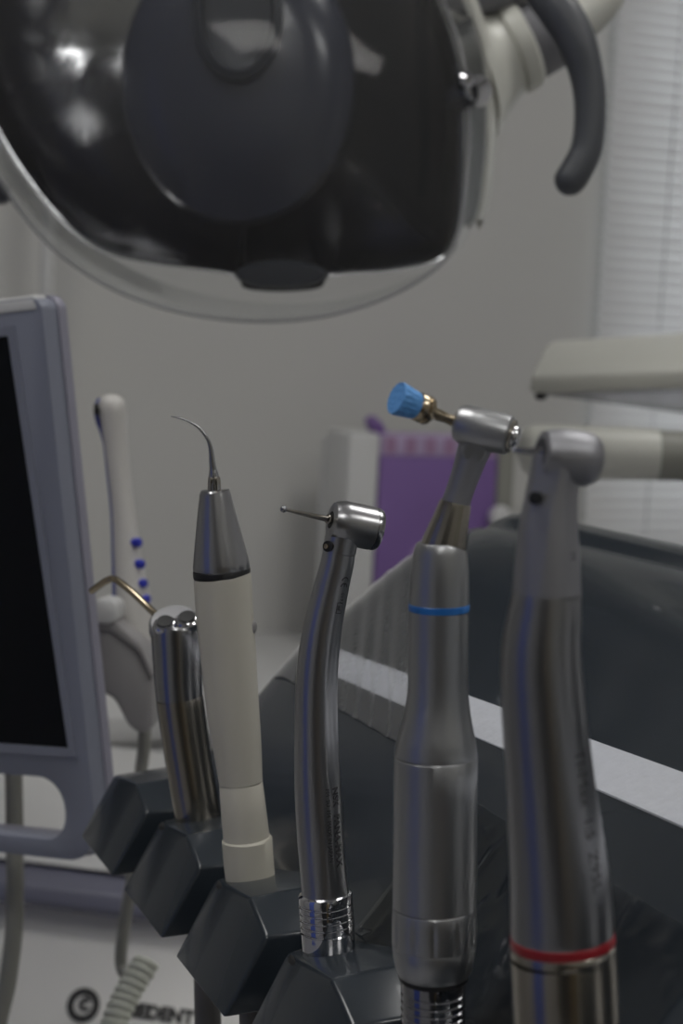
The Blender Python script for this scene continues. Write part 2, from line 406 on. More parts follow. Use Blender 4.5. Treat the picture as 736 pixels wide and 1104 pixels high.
V = []; F = []; NI, NJ = 150, 44
for i in range(NI + 1):
    for j in range(NJ + 1):
        a = .0115 + .036 * j / NJ; t = -.125 + .135 * i / NI
        q = abs(noise.noise(Vector((t * 55, a * 70, 21)))) + .5 * abs(noise.noise(Vector((t * 120 + 3, a * 110, 4))))
        V.append(K(t, a, prof_h(a) + .0006 + .0022 * (.5 - min(q, .5)) ** 1.5))
for i in range(NI):
    for j in range(NJ):
        p = i * (NJ + 1) + j; F.append((p, p + 1, p + NJ + 2, p + NJ + 1))
tag(MB().add(V, F).build('protective_film', M['film2'], ang=180), 'wrinkled clear film lying on the console beside the two blue and red ringed handpieces', 'plastic film')

# ------------------------------------------------------------------ hose helper
def hose(parent, t, a, ppx, rr, mtl='hose', name='hose'):
    top = K(t, a, -.0245)
    pts = [top] + [P(x, y, d) for x, y, d in ppx]
    rows = catmull([(p.x, p.y, p.z) for p in pts], 8)
    return MB().add(*loft([Vector(r) for r in rows], [rr] * len(rows), seg=20, ref=fw)).build(name, M[mtl], parent)
def dfun(base_y, d0):
    return lambda y: d0 - (base_y - y) * d0 / FPX * .105
def hole_shade(t, a, r, ro=.0022):  # dark ring imitates the shaded gap where an instrument enters its hole
    c = K(t, a, prof_h(max(a, .004)) + .0005); upv = (K(t, a, .01) - K(t, a, 0)).normalized()
    V = []; F = []
    for i in range(40):
        th = 2 * PI * i / 40; u = RT * math.cos(th) + fw * math.sin(th); u = (u - upv * u.dot(upv)).normalized()
        for j in range(8):
            ph = 2 * PI * j / 8; V.append(c + u * (r + ro * .5 + ro * math.cos(ph)) + upv * ro * .6 * math.sin(ph))
    for i in range(40):
        for j in range(8): F.append((i * 8 + j, i * 8 + (j + 1) % 8, ((i + 1) % 40) * 8 + (j + 1) % 8, ((i + 1) % 40) * 8 + j))
    MB().add(V, F).build('hole_shade_ring', M['rubber'], con)

# wraps flat lettering onto a lofted body: y runs down the axis, x around it
def wrap(V, F, rows, dep, y_start, theta0, lift=.00012, downward=True, ref=None):
    ref = ref or RT
    pts = [P(r[0], r[1], dep(r[1])) for r in rows]; rad = [r[2] * dep(r[1]) / FPX for r in rows]
    fr = frames(pts, ref)
    cum = [0]
    for p, q in zip(pts, pts[1:]): cum.append(cum[-1] + (q - p).length)
    i0 = min(range(len(rows)), key=lambda i: abs(rows[i][1] - y_start)); s0 = cum[i0]
    out = []
    for v in V:
        s = s0 + v.y; s = min(max(s, cum[0]), cum[-1] - 1e-9)
        i = max(k for k in range(len(cum)) if cum[k] <= s); i = min(i, len(cum) - 2)
        f = (s - cum[i]) / max(1e-9, cum[i + 1] - cum[i])
        p = pts[i].lerp(pts[i + 1], f); r = rad[i] * (1 - f) + rad[i + 1] * f
        t, u, w_ = fr[i]
        th = theta0 - v.x / r
        out.append(p + u * math.cos(th) * (r + lift) + w_ * math.sin(th) * (r + lift))
    return out, F
# frames: t points down the rows (top to bottom), u = right, w = t x u.  Towards the camera:
def toward_sign(rows, dep):
    pts = [P(r[0], r[1], dep(r[1])) for r in rows[:3]]
    t, u, w_ = frames(pts, RT)[1]
    return 1 if w_.dot(-fw) > 0 else -1
def vtext(body, size, bold=0):
    "rotated so it reads downwards, letter tops to the right"
    V, F = text_pts(body, size, bold=bold)
    return [Vector((v.y, v.x, 0)) for v in V], F      # along axis = reading direction, x = towards right
def arc2(cx, cy, r, a0, a1, wd, n=14):
    V = []; F = []
    for k in range(n + 1):
        a = math.radians(a0 + (a1 - a0) * k / n)
        V += [Vector((cx + (r - wd / 2) * math.cos(a), cy + (r - wd / 2) * math.sin(a), 0)), Vector((cx + (r + wd / 2) * math.cos(a), cy + (r + wd / 2) * math.sin(a), 0))]
    F = [(2 * k, 2 * k + 1, 2 * k + 3, 2 * k + 2) for k in range(n)]
    return V, F
def ce_mark(s):
    b = MB(); b.add(*arc2(0, 0, s, 90, 270, s * .3)); b.add(*arc2(1.6 * s, 0, s, 90, 270, s * .3))
    b.add([Vector((.6 * s, -.14 * s, 0)), Vector((1.4 * s, -.14 * s, 0)), Vector((1.4 * s, .14 * s, 0)), Vector((.6 * s, .14 * s, 0))], [(0, 1, 2, 3)])
    return b
def rot_down(V): return [Vector((v.y, v.x, 0)) for v in V]

# ------------------------------------------------------------------ three-way syringe
D = dfun(890, .61)
sy = thing('air_water_syringe', 'steel air and water syringe with two round buttons, in the farthest holder', 'syringe', K(.14, 0, 0))
rows = [(189, 668, 27), (189.5, 680, 27.5), (191, 700, 26.8), (192, 730, 26), (193, 753, 25)]
HB = [(190, 672, 25), (190, 678, 27), (191, 700, 27), (192, 730, 26), (193.5, 753, 25.2)]
MB().add(*pxloft(HB, D, smooth=4, seg=48)).build('head', M['steel_d'], sy)
MB().add(*pxloft([(193.5, 753.5, 24.2), (194, 756, 25.6), (200, 800, 25.2), (208, 850, 24.9), (215, 889, 24.6), (216, 893, 23)], D, smooth=4, seg=48)).build('handle', M['bronze'], sy)
# sloping top plate with buttons
cpl = P(188, 672, D(672)); upv = (P(188, 640, D(640)) - P(193, 753, D(753))).normalized()
nrm = (upv * .80 - fw * .58).normalized()
MB().add(*axial(cpl - nrm * .0065, nrm, [(0, .0088), (.004, .0094), (.0068, .0092), (.0078, .0083), (.008, .006)], ref=RT)).build('button_plate', M['plate'], sy)
for (x, y) in ((180, 677.5), (203.5, 672.5)):
    q = P(x, y, D(680)) - nrm * .001 - fw * .0035
    MB().add(*axial(q - nrm * .001, nrm, [(0, .0038), (.0035, .0043), (.0045, .0043), (.0054, .0034), (.0056, .0028)], ref=RT)).build('button', M['chrome'], sy)
    MB().add(*axial(q + nrm * .0044, nrm, [(0, .0031), (.0008, .0029), (.0009, .001)], ref=RT)).build('button_cap', M['dark'], sy)
nz = catmull([(182, 672, .605), (170, 664, .61), (158, 653, .615), (142, 638, .62), (128, 627, .625), (122, 624, .628), (115, 626, .63), (106, 632, .635), (99, 637, .64)], 6)
MB().add(*loft([P(*r) for r in nz], [.00135] * len(nz), seg=16, ref=UP)).build('nozzle', M['gold'], sy)
hose(sy, .14, .001, [(222, 960, .60), (223, 1040, .60), (226, 1160, .60), (236, 1300, .6)], .0048)
hole_shade(.14, 0, .0085)

# ------------------------------------------------------------------ ultrasonic scaler
D = dfun(950, .545)
us = thing('ultrasonic_scaler', 'ivory white ultrasonic scaler with steel cone, black ring and hooked fine tip', 'dental scaler', K(.07, 0, 0))
MB().add(*pxloft([(231, 529, 14), (231, 530.5, 16.3), (232, 534, 17), (234, 560, 22), (236.5, 588, 27), (238.3, 606, 30.2), (238.6, 612, 30.8), (238.7, 614.5, 30.4)], D, seg=64)).build('steel_cone', M['steel'], us)
MB().add(*pxloft([(238.7, 614, 30.2), (238.8, 615, 31), (239.2, 621, 31), (239.3, 622, 30.2)], D, seg=64)).build('black_ring', M['dark'], us)
BD = [(239.4, 621.5, 30.2), (240, 625, 31), (242, 660, 31), (245.5, 700, 30.2), (250.5, 760, 28.6), (255, 800, 26.5), (259.5, 843, 23.6)]
MB().add(*pxloft(BD, D, smooth=5, seg=64)).build('body', M['ivory'], us)
MB().add(*pxloft([(259.6, 843.5, 22.8), (259.7, 845, 23.5), (263, 880, 24.6), (265.8, 906, 25)], D, seg=64)).build('rear_body', M['ivory'], us)
MB().add(*pxloft([(266, 903, 25.5), (266.2, 905, 27.2), (268, 930, 27), (270.4, 953, 26.4), (270.5, 955, 24)], D, seg=64)).build('hose_collar', M['ivory2'], us)
MB().add(*axial(P(272.6, 676, D(676) - .001), (RT - fw * .3), [(-.002, .0022), (.0004, .0022), (.0008, .0016)], ref=UP, seg=20)).build('power_button', M['bracket'], us)
tip = [(231, 531, 6.6), (230.8, 526, 6.6), (230.6, 519, 6.2), (230.3, 511, 5.2), (229.5, 505, 3.9), (228.5, 496, 3.3), (227.5, 486, 2.7), (226, 479, 2.2), (223, 472, 1.9), (217, 464, 1.6), (209, 457.5, 1.3), (199, 452.6, 1.0), (190, 450, .8), (184, 448.8, .35)]
MB().add(*pxloft(tip, D, smooth=4, seg=20)).build('scaler_tip', M['steel_d'], us)
MB().add(*pxloft([(231, 531, 7.2), (230.9, 520, 7.0), (230.7, 515, 6.6), (230.6, 513, 5)], D, seg=6)).build('tip_nut', M['bronze'], us)
hose(us, .07, .002, [(272, 1080, .53), (274, 1150, .53), (280, 1300, .53)], .0042)
hole_shade(.07, 0, .0082)

# ------------------------------------------------------------------ high speed handpiece
D = dfun(1032, .48)
hs = thing('dental_handpiece', 'slim curved steel high-speed handpiece with small head and round burr', 'handpiece', K(0, 0, 0))
HR = catmull([(365.3, 596, 17.6), (362.8, 610, 18.1), (359, 625, 18.6), (352, 655, 20.2), (346.5, 683, 21.3), (342.6, 715, 22.2), (341, 745, 22.6), (340.7, 775, 23.2), (341.2, 806, 24.1), (342.3, 840, 25), (343.7, 868, 25.6), (345.6, 905, 25.2), (348, 935, 25.0), (350, 957, 25.3), (350.6, 964, 26)], 6)
ts_ = toward_sign(HR, D)
def scoop(i, th):
    y = HR[i][1]; c = math.radians(38) * ts_
    if y < 640 or y > 850: g = 0
    else:
        g = math.sin(PI * (y - 640) / 210) ** .7
    d_ = (th - c + PI) % (2 * PI) - PI
    return 1 - .13 * g * math.exp(-(d_ / .33) ** 4)
MB().add(*pxloft(HR, D, seg=96, mod=scoop, cap=True)).build('barrel', M['steel'], hs, ang=60)
MB().add(*pxloft([(369.5, 574, 18), (368.3, 580, 18.1), (365.8, 592, 18.3), (365.4, 595.6, 18.1)], D, seg=64)).build('neck', M['steel'], hs)
d_ = (RT * .93 - UP * .20 + fw * .30).normalized(); hc = P(357, 560.5, D(560) - .001)
k = .48 / FPX
MB().add(*axial(hc, d_, [(.5 * k, 8 * k), (0, 9 * k), (-.6 * k, 15 * k), (.6 * k, 19 * k), (6 * k, 21.5 * k), (14 * k, 22.8 * k), (30 * k, 23 * k), (45 * k, 23 * k), (46 * k, 22 * k)], seg=64)).build('head', M['steel'], hs)
MB().add(*axial(hc, d_, [(45.5 * k, 21 * k), (46 * k, 22.6 * k), (50 * k, 22.8 * k), (53 * k, 21.5 * k), (54.5 * k, 17 * k), (54.2 * k, 10 * k), (54.8 * k, 6 * k)], seg=64)).build('push_cap', M['steel_d'], hs)
MB().add(*axial(hc, d_, [(-.8 * k, 9 * k), (.5 * k, 9.2 * k), (.6 * k, 3 * k)], seg=32)).build('chuck_opening', M['dark'], hs)
bd = (P(305.5, 549, D(549) - .014) - hc); bl_ = bd.length; bd.normalize()
br = MB().add(*axial(hc, bd, [(-.002, 4.8 * k), (2 * k, 5 * k), (5 * k, 5 * k), (6 * k, 3.4 * k), (10 * k, 3.2 * k), (bl_ * .55, 2.5 * k), (bl_ - 7 * k, 1.6 * k), (bl_ - 3.0 * k, 1.5 * k)], seg=24))
bur = br.build('burr', M['bronze'], hs)
sph = [(bl_ + 3.6 * k * math.sin(a), max(3.6 * k * math.cos(a), .00001)) for a in [math.radians(-88 + 16 * i) for i in range(12)]]
MB().add(*axial(hc, bd, sph, seg=20)).build('burr_ball', M['dchrome'], bur)
q = P(352.8, 589, D(589) - .0044); dn = (-fw * .82 - RT * .55).normalized()
pt = MB().add(*axial(q - dn * .0012, dn, [(0, 5.5 * k), (.0013, 5.8 * k), (.0014, 4 * k)], seg=24)).build('water_port', M['dark'], hs)
MB().add(*axial(q, dn, [(0, 3 * k), (.0008, 2.6 * k), (.001, 1 * k)], seg=16)).build('port_screw', M['gold'], pt)
# coupling
CP = [(350.5, 962, 25.5), (350.6, 963.5, 28.5), (350.8, 966, 29.4)]
for j in range(5):
    y = 970 + j * 7.2; CP += [(350.8 + j * .45, y, 29.5), (350.9 + j * .45, y + 2.2, 29.5), (350.9 + j * .45, y + 3.0, 28.2), (351 + j * .45, y + 3.8, 28.2), (351.1 + j * .45, y + 4.6, 29.4)]
CP += [(353, 1008, 29.2), (354, 1032, 28.8), (354.3, 1038, 28)]
MB().add(*pxloft(CP, D, seg=64)).build('coupling', M['chrome'], hs, ang=25)
hose(hs, 0, .002, [(360, 1220, .47), (364, 1350, .47)], .005)
hole_shade(0, 0, .0082)
# lettering
DH = D
def on_barrel(body, size, y, deg, rows, dep, m_, par, bold=0, name='lettering', raw=None, lift=.00012):
    if raw: V, F = rot_down(raw.v), raw.f
    else: V, F = vtext(body, size, bold)
    sg = toward_sign(rows, dep)
    th0 = math.radians(deg)
    V2 = [Vector((v.x, v.y, 0)) for v in V]
    o, f = wrap([Vector((v.x * sg, v.y, 0)) for v in V2], F, rows, dep, y, th0 * sg, lift)
    return MB().add(o, f).build(name, M[m_], par, smooth=False)
on_barrel('NSK', .0029, 843, 44, HR, D, 'engr', hs, bold=.00012)
on_barrel('PANA-MAX', .0030, 873, 43, HR, D, 'engr', hs, bold=.00012)
on_barrel('PM  SU  M4  MADE IN JAPAN', .0017, 844, 66, HR, D, 'engr', hs)
ce = ce_mark(.0011)
on_barrel('', 0, 622, 48, HR, D, 'engr', hs, raw=ce, name='ce_mark')
on_barrel('0197', .0016, 634, 48, HR, D, 'engr', hs, name='ce_mark')
bxm = MB()
for a, b_ in (((0, -.001), (.0032, -.0008)), ((0, .0008), (.0032, .001)), ((0, -.001), (.0002, .001)), ((.003, -.001), (.0032, .001)), ((.0010, -.0005), (.0022, .0005))):
    bxm.add([(a[0], a[1], 0), (b_[0], a[1], 0), (b_[0], b_[1], 0), (a[0], b_[1], 0)], [(0, 1, 2, 3)])
on_barrel('', 0, 643, 50, HR, D, 'engr', hs, raw=bxm, name='boxed_symbol')

# ------------------------------------------------------------------ contra-angle with prophy brush
D = dfun(1137, .415); k = .415 / FPX
ca = thing('dental_handpiece', 'satin grey contra-angle handpiece with blue ring holding a small blue polishing brush', 'handpiece', K(-.07, 0, 0))
BR = [(475, 585, 25), (475, 588, 27), (474.5, 596, 29), (474, 615, 31), (473.3, 635, 32), (473, 651, 32.3)]
MB().add(*pxloft(BR, D, seg=80)).build('front_sleeve', M['satin'], ca)
MB().add(*pxloft([(473, 650.5, 32), (473, 651.5, 32.9), (472.9, 658, 32.9), (472.9, 659, 32)], D, seg=80)).build('blue_ring', M['bluering'], ca)
B2 = [(472.8, 658.5, 32), (472.6, 661, 32.5), (472.3, 690, 32.2), (472, 720, 32.2), (472, 741, 32.6), (471.5, 760, 34.5), (470.8, 778, 38), (470.2, 795, 42), (469.8, 808, 44.2), (469.7, 814, 44.8)]
B2 = catmull(B2, 4)
MB().add(*pxloft(B2, D, seg=80)).build('barrel', M['satin'], ca)
MB().add(*pxloft([(469.7, 814.5, 43.6), (469.7, 816.5, 45), (469.2, 850, 45), (468.8, 900, 45), (468.4, 950, 45), (468.2, 976, 45)], D, seg=80)).build('motor_sleeve', M['satin'], ca)
GR = [(468.1, 977, 44.2), (468.1, 979, 45.3), (468, 990, 45.8), (468, 1000, 46), (467.8, 1010, 45.8), (467.8, 1017, 45.4)]
def notch(i, th):
    c = 0 if i in (0, 1, 5) else 1
    d2 = ((th + .2) % (2 * PI / 12)) - PI / 12
    return 1 - .045 * c * math.exp(-(d2 / .06) ** 2)
MB().add(*pxloft(GR, D, seg=192, mod=notch)).build('grip_ring', M['satin'], ca)
MB().add(*pxloft([(467.7, 1017.5, 44.4), (467.7, 1019.5, 45.2), (467.3, 1032, 44), (467, 1044, 41), (466.9, 1049, 39), (466.9, 1051, 37)], D, seg=80)).build('tail_sleeve', M['satin'], ca)
MB().add(*pxloft([(466.9, 1050, 37.6), (466.9, 1054, 37.6), (466.9, 1056, 36)], D, seg=64)).build('seal_ring', M['rubber'], ca)
CP = [(466.5, 1055, 34.6)]
for j in range(9):
    y = 1062 + j * 8.0; CP += [(466.5, y, 34.8), (466.5, y + 4.6, 34.8), (466.5, y + 5.6, 33.4), (466.5, y + 6.6, 33.4)]
CP += [(466.5, 1137, 34.6), (466.5, 1141, 33)]
MB().add(*pxloft(CP, D, seg=64)).build('coupling', M['dchrome'], ca, ang=25)
# neck
MB().add(*pxloft([(478.2, 592, 24.6), (478.4, 589, 25), (480, 583, 24.4), (486, 560, 19.8), (490.2, 545, 17.6), (491, 541.5, 16.6)], D, seg=24)).build('cone_sleeve', M['bronze'], ca, ang=10)
MB().add(*pxloft([(490.8, 543, 15.4), (496, 528, 15), (503, 508, 15.8), (509, 490, 17.4), (514, 476, 19)], D, smooth=3, seg=48)).build('neck', M['satin2'], ca)
hd = (RT * .90 - UP * .25 + fw * -.28).normalized(); h0 = P(493, 455.5, D(455) + .0002)
MB().add(*axial(h0, hd, [(-1 * k, 8 * k), (-1.5 * k, 14 * k), (.5 * k, 18 * k), (5 * k, 20.2 * k), (20 * k, 21.2 * k), (45 * k, 21.2 * k), (56 * k, 20 * k), (58 * k, 17.5 * k), (58.5 * k, 14 * k)], seg=64)).build('head', M['satin'], ca)
MB().add(*axial(h0, hd, [(57.5 * k, 17.4 * k), (60 * k, 17.2 * k), (61 * k, 14.5 * k), (61.2 * k, 12.6 * k)], seg=48)).build('cap_ring', M['bronze'], ca)
MB().add(*axial(h0, hd, [(60.5 * k, 12 * k), (64 * k, 11.6 * k), (66.5 * k, 9.5 * k), (67.6 * k, 5 * k)], seg=40)).build('push_button', M['chrome'], ca)
# small round lug under the head
MB().add(*axial(P(511, 487, D(487) - .0034), (-fw - UP * .3), [(-.002, 13 * k), (0, 12.6 * k), (.0006, 10.5 * k)], seg=32)).build('head_lug', M['satin'], ca)
bv = (P(427, 429, D(428) - .007) - h0); bl_ = bv.length; bv.normalize()
BB = bl_ - 42 * k
bra = MB().add(*axial(h0, bv, [(-.001, 7.5 * k), (3 * k, 6.5 * k), (8 * k, 5.6 * k), (14 * k, 5.4 * k), (18 * k, 5.8 * k), (BB - 3 * k, 7.4 * k), (BB - 1 * k, 8.8 * k), (BB, 10 * k), (BB + 1.5 * k, 14.5 * k), (BB + 4 * k, 15.4 * k), (BB + 7 * k, 15.2 * k), (BB + 8 * k, 13.4 * k), (BB + 9 * k, 13.4 * k), (BB + 10 * k, 15.2 * k), (BB + 16 * k, 15 * k), (BB + 18 * k, 14 * k)], seg=48)).build('brush_mandrel', M['gold'], ca)
def tuft(i, th): return 1 + .035 * math.sin(th * 17) * (i / 6)
MB().add(*axial(h0, bv, [(BB + 17 * k, 13.5 * k), (BB + 20 * k, 14.4 * k), (BB + 26 * k, 15.2 * k), (BB + 34 * k, 16.4 * k), (bl_ - 1.5 * k, 17.2 * k), (bl_, 16.6 * k), (bl_ - 1 * k, 12 * k)], seg=102, mod=tuft)).build('bristles', M['brush'], bra)
hole_shade(-.07, 0, .0088)
hose(ca, -.07, .002, [(466, 1330, .40)], .0055)
on_barrel('', 0, 727, 118, B2, D, 'engr2', ca, raw=ce_mark(.0022), name='ce_mark')
on_barrel('AR-EB', .0028, 684, 112, B2, D, 'engr2', ca)
on_barrel('1:1', .0024, 688, 96, B2, D, 'engr2', ca)

# ------------------------------------------------------------------ red ring contra-angle, nearest
D = dfun(1230, .352); k = .352 / FPX
ra = thing('dental_handpiece', 'large satin steel contra-angle handpiece with red ring, nearest the camera on the right', 'handpiece', K(-.14, 0, 0))
RR = catmull([(589, 640, 37), (586.5, 665, 40), (583.5, 690, 42.3), (583, 715, 44), (584.2, 740, 44.8), (588, 790, 46), (592.5, 837, 47.3), (597, 885, 50), (602, 935, 53), (604.8, 975, 55), (605.5, 1003, 55.6), (605.8, 1007, 55)], 4)
MB().add(*pxloft(RR, D, seg=96)).build('barrel', M['steel_r'], ra)
MB().add(*pxloft([(605.8, 1006, 54.6), (605.9, 1008, 56.3), (606.3, 1016, 56.8), (606.5, 1018, 55.5)], D, seg=80)).build('red_ring', M['redring'], ra)
MB().add(*pxloft([(606.5, 1017, 55.6), (606.6, 1020, 57.3), (607, 1027, 57.6), (607, 1029, 56.4)], D, seg=80)).build('rear_collar', M['bronze'], ra)
MB().add(*pxloft([(607, 1028, 56.6), (607.5, 1032, 57.4), (611, 1110, 57.6), (617, 1215, 57), (619, 1250, 50)], D, seg=80)).build('motor', M['bronze'], ra)
# angular neck: flat-sided, squeezed section that opens into the barrel
NK = catmull([(601, 492, 27), (597.5, 515, 27.6), (594, 540, 29), (591, 570, 32), (590, 600, 34.5), (589, 640, 37)], 4)
def flat(i, th):
    f = 1 - i / (len(NK) - 1)
    d2 = (math.degrees(th) * toward_sign(NK, D) % 360)
    e = math.cos(math.radians((d2 - 118 + 180) % 360 - 180)); e2 = math.cos(math.radians((d2 - 40 + 180) % 360 - 180))
    s = 1
    lim = 1 - .16 * f
    if e > lim: s = min(s, lim / e)
    if e2 > lim: s = min(s, lim / e2)
    return s
MB().add(*pxloft(NK, D, seg=96, mod=flat)).build('neck', M['satin2'], ra, ang=25)
hd = (RT * .93 - UP * .13 + fw * .26).normalized(); h0 = P(583, 488, D(488) - .001)
MB().add(*axial(h0, hd, [(-.5 * k, 10 * k), (-.5 * k, 19 * k), (1 * k, 23 * k), (8 * k, 26 * k), (22 * k, 28.6 * k), (40 * k, 29.2 * k), (52 * k, 28 * k), (60 * k, 24 * k), (64 * k, 17 * k), (65.5 * k, 8 * k)], seg=64)).build('head', M['satin2'], ra)
MB().add(*axial(h0, hd, [(-1.2 * k, 15.5 * k), (0, 16 * k), (.2 * k, 6 * k)], seg=32)).build('chuck_opening', M['engr'], ra)
bd = (-RT * .90 + UP * .12 - fw * -.55).normalized()
MB().add(*axial(h0, bd, [(-.001, 6 * k), (5 * k, 5.4 * k), (7 * k, 4 * k), (14 * k, 3.6 * k), (17 * k, 2.8 * k), (32 * k, 2.2 * k)], seg=20)).build('burr', M['dchrome'], ra)
q = P(577, 537, D(537) - .0055); dn = (-fw * .88 - RT * .45).normalized()
MB().add(*axial(q - dn * .001, dn, [(0, 6.6 * k), (.0014, 6.8 * k), (.0015, 5 * k)], seg=24)).build('water_port', M['dark'], ra)
hole_shade(-.14, 0, .0115)
hose(ra, -.14, .002, [(620, 1450, .34)], .006)
on_barrel('Ti-Max', .0042, 800, 50, RR, D, 'engr2', ra)
on_barrel('1:5  Z95L', .0040, 870, 50, RR, D, 'engr2', ra)
on_barrel('M', .0022, 594, 46, NK, D, 'engr', ra)

# ------------------------------------------------------------------ monitor
mo = thing('monitor', 'lavender grey framed flat monitor with dark screen and a handle slot, at the left edge', 'monitor', P(60, 935, .80))
BRc = P(107, 931, .735); TRc = P(44, 320, .712)
ev = (TRc - BRc); Hm = ev.length; ev.normalize()
eu = (P(0, 913, .766) - BRc)
eu = (eu - ev * eu.dot(ev)).normalized(); en = eu.cross(ev).normalized()
if en.dot(fw) < 0: en = -en            # en points away from the camera
def MO(u, v, w_): return BRc + eu * u + ev * v + en * w_
def uv_at(px, py):
    r = ray(px, py); k_ = (BRc - CAM).dot(en) / r.dot(en); p = CAM + r * k_ - BRc
    return p.dot(eu), p.dot(ev)
su, sv = uv_at(75, 806); su2, sv2 = uv_at(10, 362); hu, hv = uv_at(70, 872); _, hv0 = uv_at(50, 905); _, hv1 = uv_at(50, 838)
Wm = .36
def frame_outline(g):
    def q(cx, cy, r_, a0): return [(cx + (r_ + g) * math.cos(math.radians(a0 + 90 * k_ / 8)), cy + (r_ + g) * math.sin(math.radians(a0 + 90 * k_ / 8))) for k_ in range(9)]
    return q(Wm - .006, Hm - .006, .006, 0) + q(.006, Hm - .006, .006, 90) + q(.018, .018, .018, 180) + q(Wm - .018, .018, .018, 270)
outer = frame_outline(0)
hole = rrect(hu, hv0, Wm - hu, hv1, min(.016, (hv1 - hv0) / 2 - .001))[::-1]
scr = [(su, sv), (Wm - su, sv), (Wm - su2, sv2), (su2, sv2)]
MB().add(*outline_solid([outer, hole], MO, .010, None)).build('front_frame', M['bezel'], mo, bevel=.0025, ang=40)
o2 = frame_outline(.001)
MB().add(*outline_solid([o2, hole], lambda u, v, w_: MO(u, v, w_ + .0095), .005, None)).build('rear_shell', M['bezelw'], mo, bevel=.005, ang=40)
MB().add(*outline_solid([scr], lambda u, v, w_: MO(u, v, w_ - .0006), .002, None)).build('screen', M['screen'], mo)
MB().add(*hexa([MO(.003, Hm - .0052, -.0006), MO(Wm - .003, Hm - .0052, -.0006), MO(Wm - .004, Hm + .0012, .0002), MO(.004, Hm + .0012, .0002)], [MO(.003, Hm - .0052, .008), MO(Wm - .003, Hm - .0052, .008), MO(Wm - .004, Hm + .0012, .008), MO(.004, Hm + .0012, .008)])).build('top_edge_highlight', M['white'], mo, bevel=.001)  # white strip paints the highlight along the monitor's top edge
# pale lip round the screen
lip = [(su - .004, sv - .004), (Wm - su + .004, sv - .004), (Wm - su2 + .004, sv2 + .004), (su2 - .004, sv2 + .004)]
MB().add(*outline_solid([lip, scr[::-1]], lambda u, v, w_: MO(u, v, w_ - .0010), .002, None)).build('screen_lip', M['bezel'], mo)
# neck at the back, down to the unit
MB().add(*hexa([MO(.10, .05, .0155), MO(.26, .05, .0155), MO(.26, .05, .08), MO(.10, .05, .08)], [MO(.12, .3, .0155), MO(.24, .3, .0155), MO(.24, .3, .06), MO(.12, .3, .06)])).build('neck', M['bezelw'], mo, bevel=.006)
cb = catmull([(13, 760, .83), (15, 850, .83), (16, 930, .83), (15, 1000, .83), (8, 1060, .83), (-6, 1130, .83), (-20, 1300, .83)], 8)
MB().add(*loft([P(*r) for r in cb], [.0045] * len(cb), seg=14)).build('cable', M['tube'], mo)
# wand bracket fixed to the monitor's side
d0 = .80
def slab(poly, d, th, name, m_, par, bevel=.003):
    A = [P(x, y, d) for x, y in poly]; B = [p + fw * th for p in A]; n_ = len(A)
    return MB().add(A + B, [tuple(range(n_)), tuple(range(n_, 2 * n_))[::-1]] + [(i, (i + 1) % n_, (i + 1) % n_ + n_, i + n_) for i in range(n_)]).build(name, M[m_], par, bevel=bevel)
slab([(92, 672), (118, 674), (150, 700), (166, 734), (166, 780), (160, 791), (146, 790), (137, 781), (122, 752), (100, 744)], d0, .03, 'wand_bracket', 'bracket', mo)
slab([(98, 664), (122, 668), (152, 694), (167, 728), (163, 734), (149, 703), (119, 681), (98, 678)], d0 - .003, .034, 'bracket_edge', 'bracket', mo, bevel=.002)
slab([(100, 650), (106, 645), (120, 646), (126, 652), (126, 668), (119, 674), (104, 672), (100, 666)], d0 - .006, .03, 'bracket_clip', 'white', mo, bevel=.003)

# ------------------------------------------------------------------ intraoral camera
ic = thing('intraoral_camera', 'white and blue intraoral camera wand with blue buttons standing in its bracket', 'dental camera', P(150, 700, .82))
D = lambda y: .835
W = catmull([(119, 426, 7), (119.5, 432, 13.5), (121, 442, 15.5), (123, 458, 14.2), (125.5, 481, 12.6), (129, 515, 12), (133.5, 554, 12.4), (138.5, 608, 15.5), (144, 650, 19), (147.5, 690, 20), (150, 730, 18)], 4)
MB().add(*pxloft(W, D, seg=40)).build('wand_body', M['wandw'], ic)
WB = catmull([(110, 430, 5), (109.5, 440, 8.5), (111, 452, 8.5), (117, 475, 6.6), (120.5, 510, 6), (125.0, 554, 6), (127.5, 608, 7), (129.5, 660, 8), (133, 700, 8)], 4)
MB().add(*pxloft(WB, lambda y: .836, seg=24)).build('blue_back', M['wandb'], ic)
for j, (x, y, r) in enumerate(((149, 585, 5.2), (152.2, 608, 5), (155.2, 629, 5), (158.4, 646, 5))):
    sx = MB().add(*axial(P(x, y, .829), (RT * .8 - fw * .6), [(-.003, r * .95 * .835 / FPX), (.0006, r * .835 / FPX), (.0012, r * .7 * .835 / FPX)], seg=20))
    sx.build('button', M['btnb'], ic)
MB().add(*axial(P(103.5, 441, .831), (-RT * .9 - fw * .3), [(-.001, .003), (.0008, .0028), (.0010, .002)], seg=20)).build('lens', M['dark'], ic)
cb = catmull([(152, 726, .835), (156, 790, .835), (150, 850, .84), (144, 930, .845), (136, 985, .85), (131, 1020, .85), (131, 1042, .85), (140, 1052, .845), (154, 1044, .84)], 8)
MB().add(*loft([P(*r) for r in cb], [.0032] * len(cb), seg=12)).build('cable', M['tube'], ic)
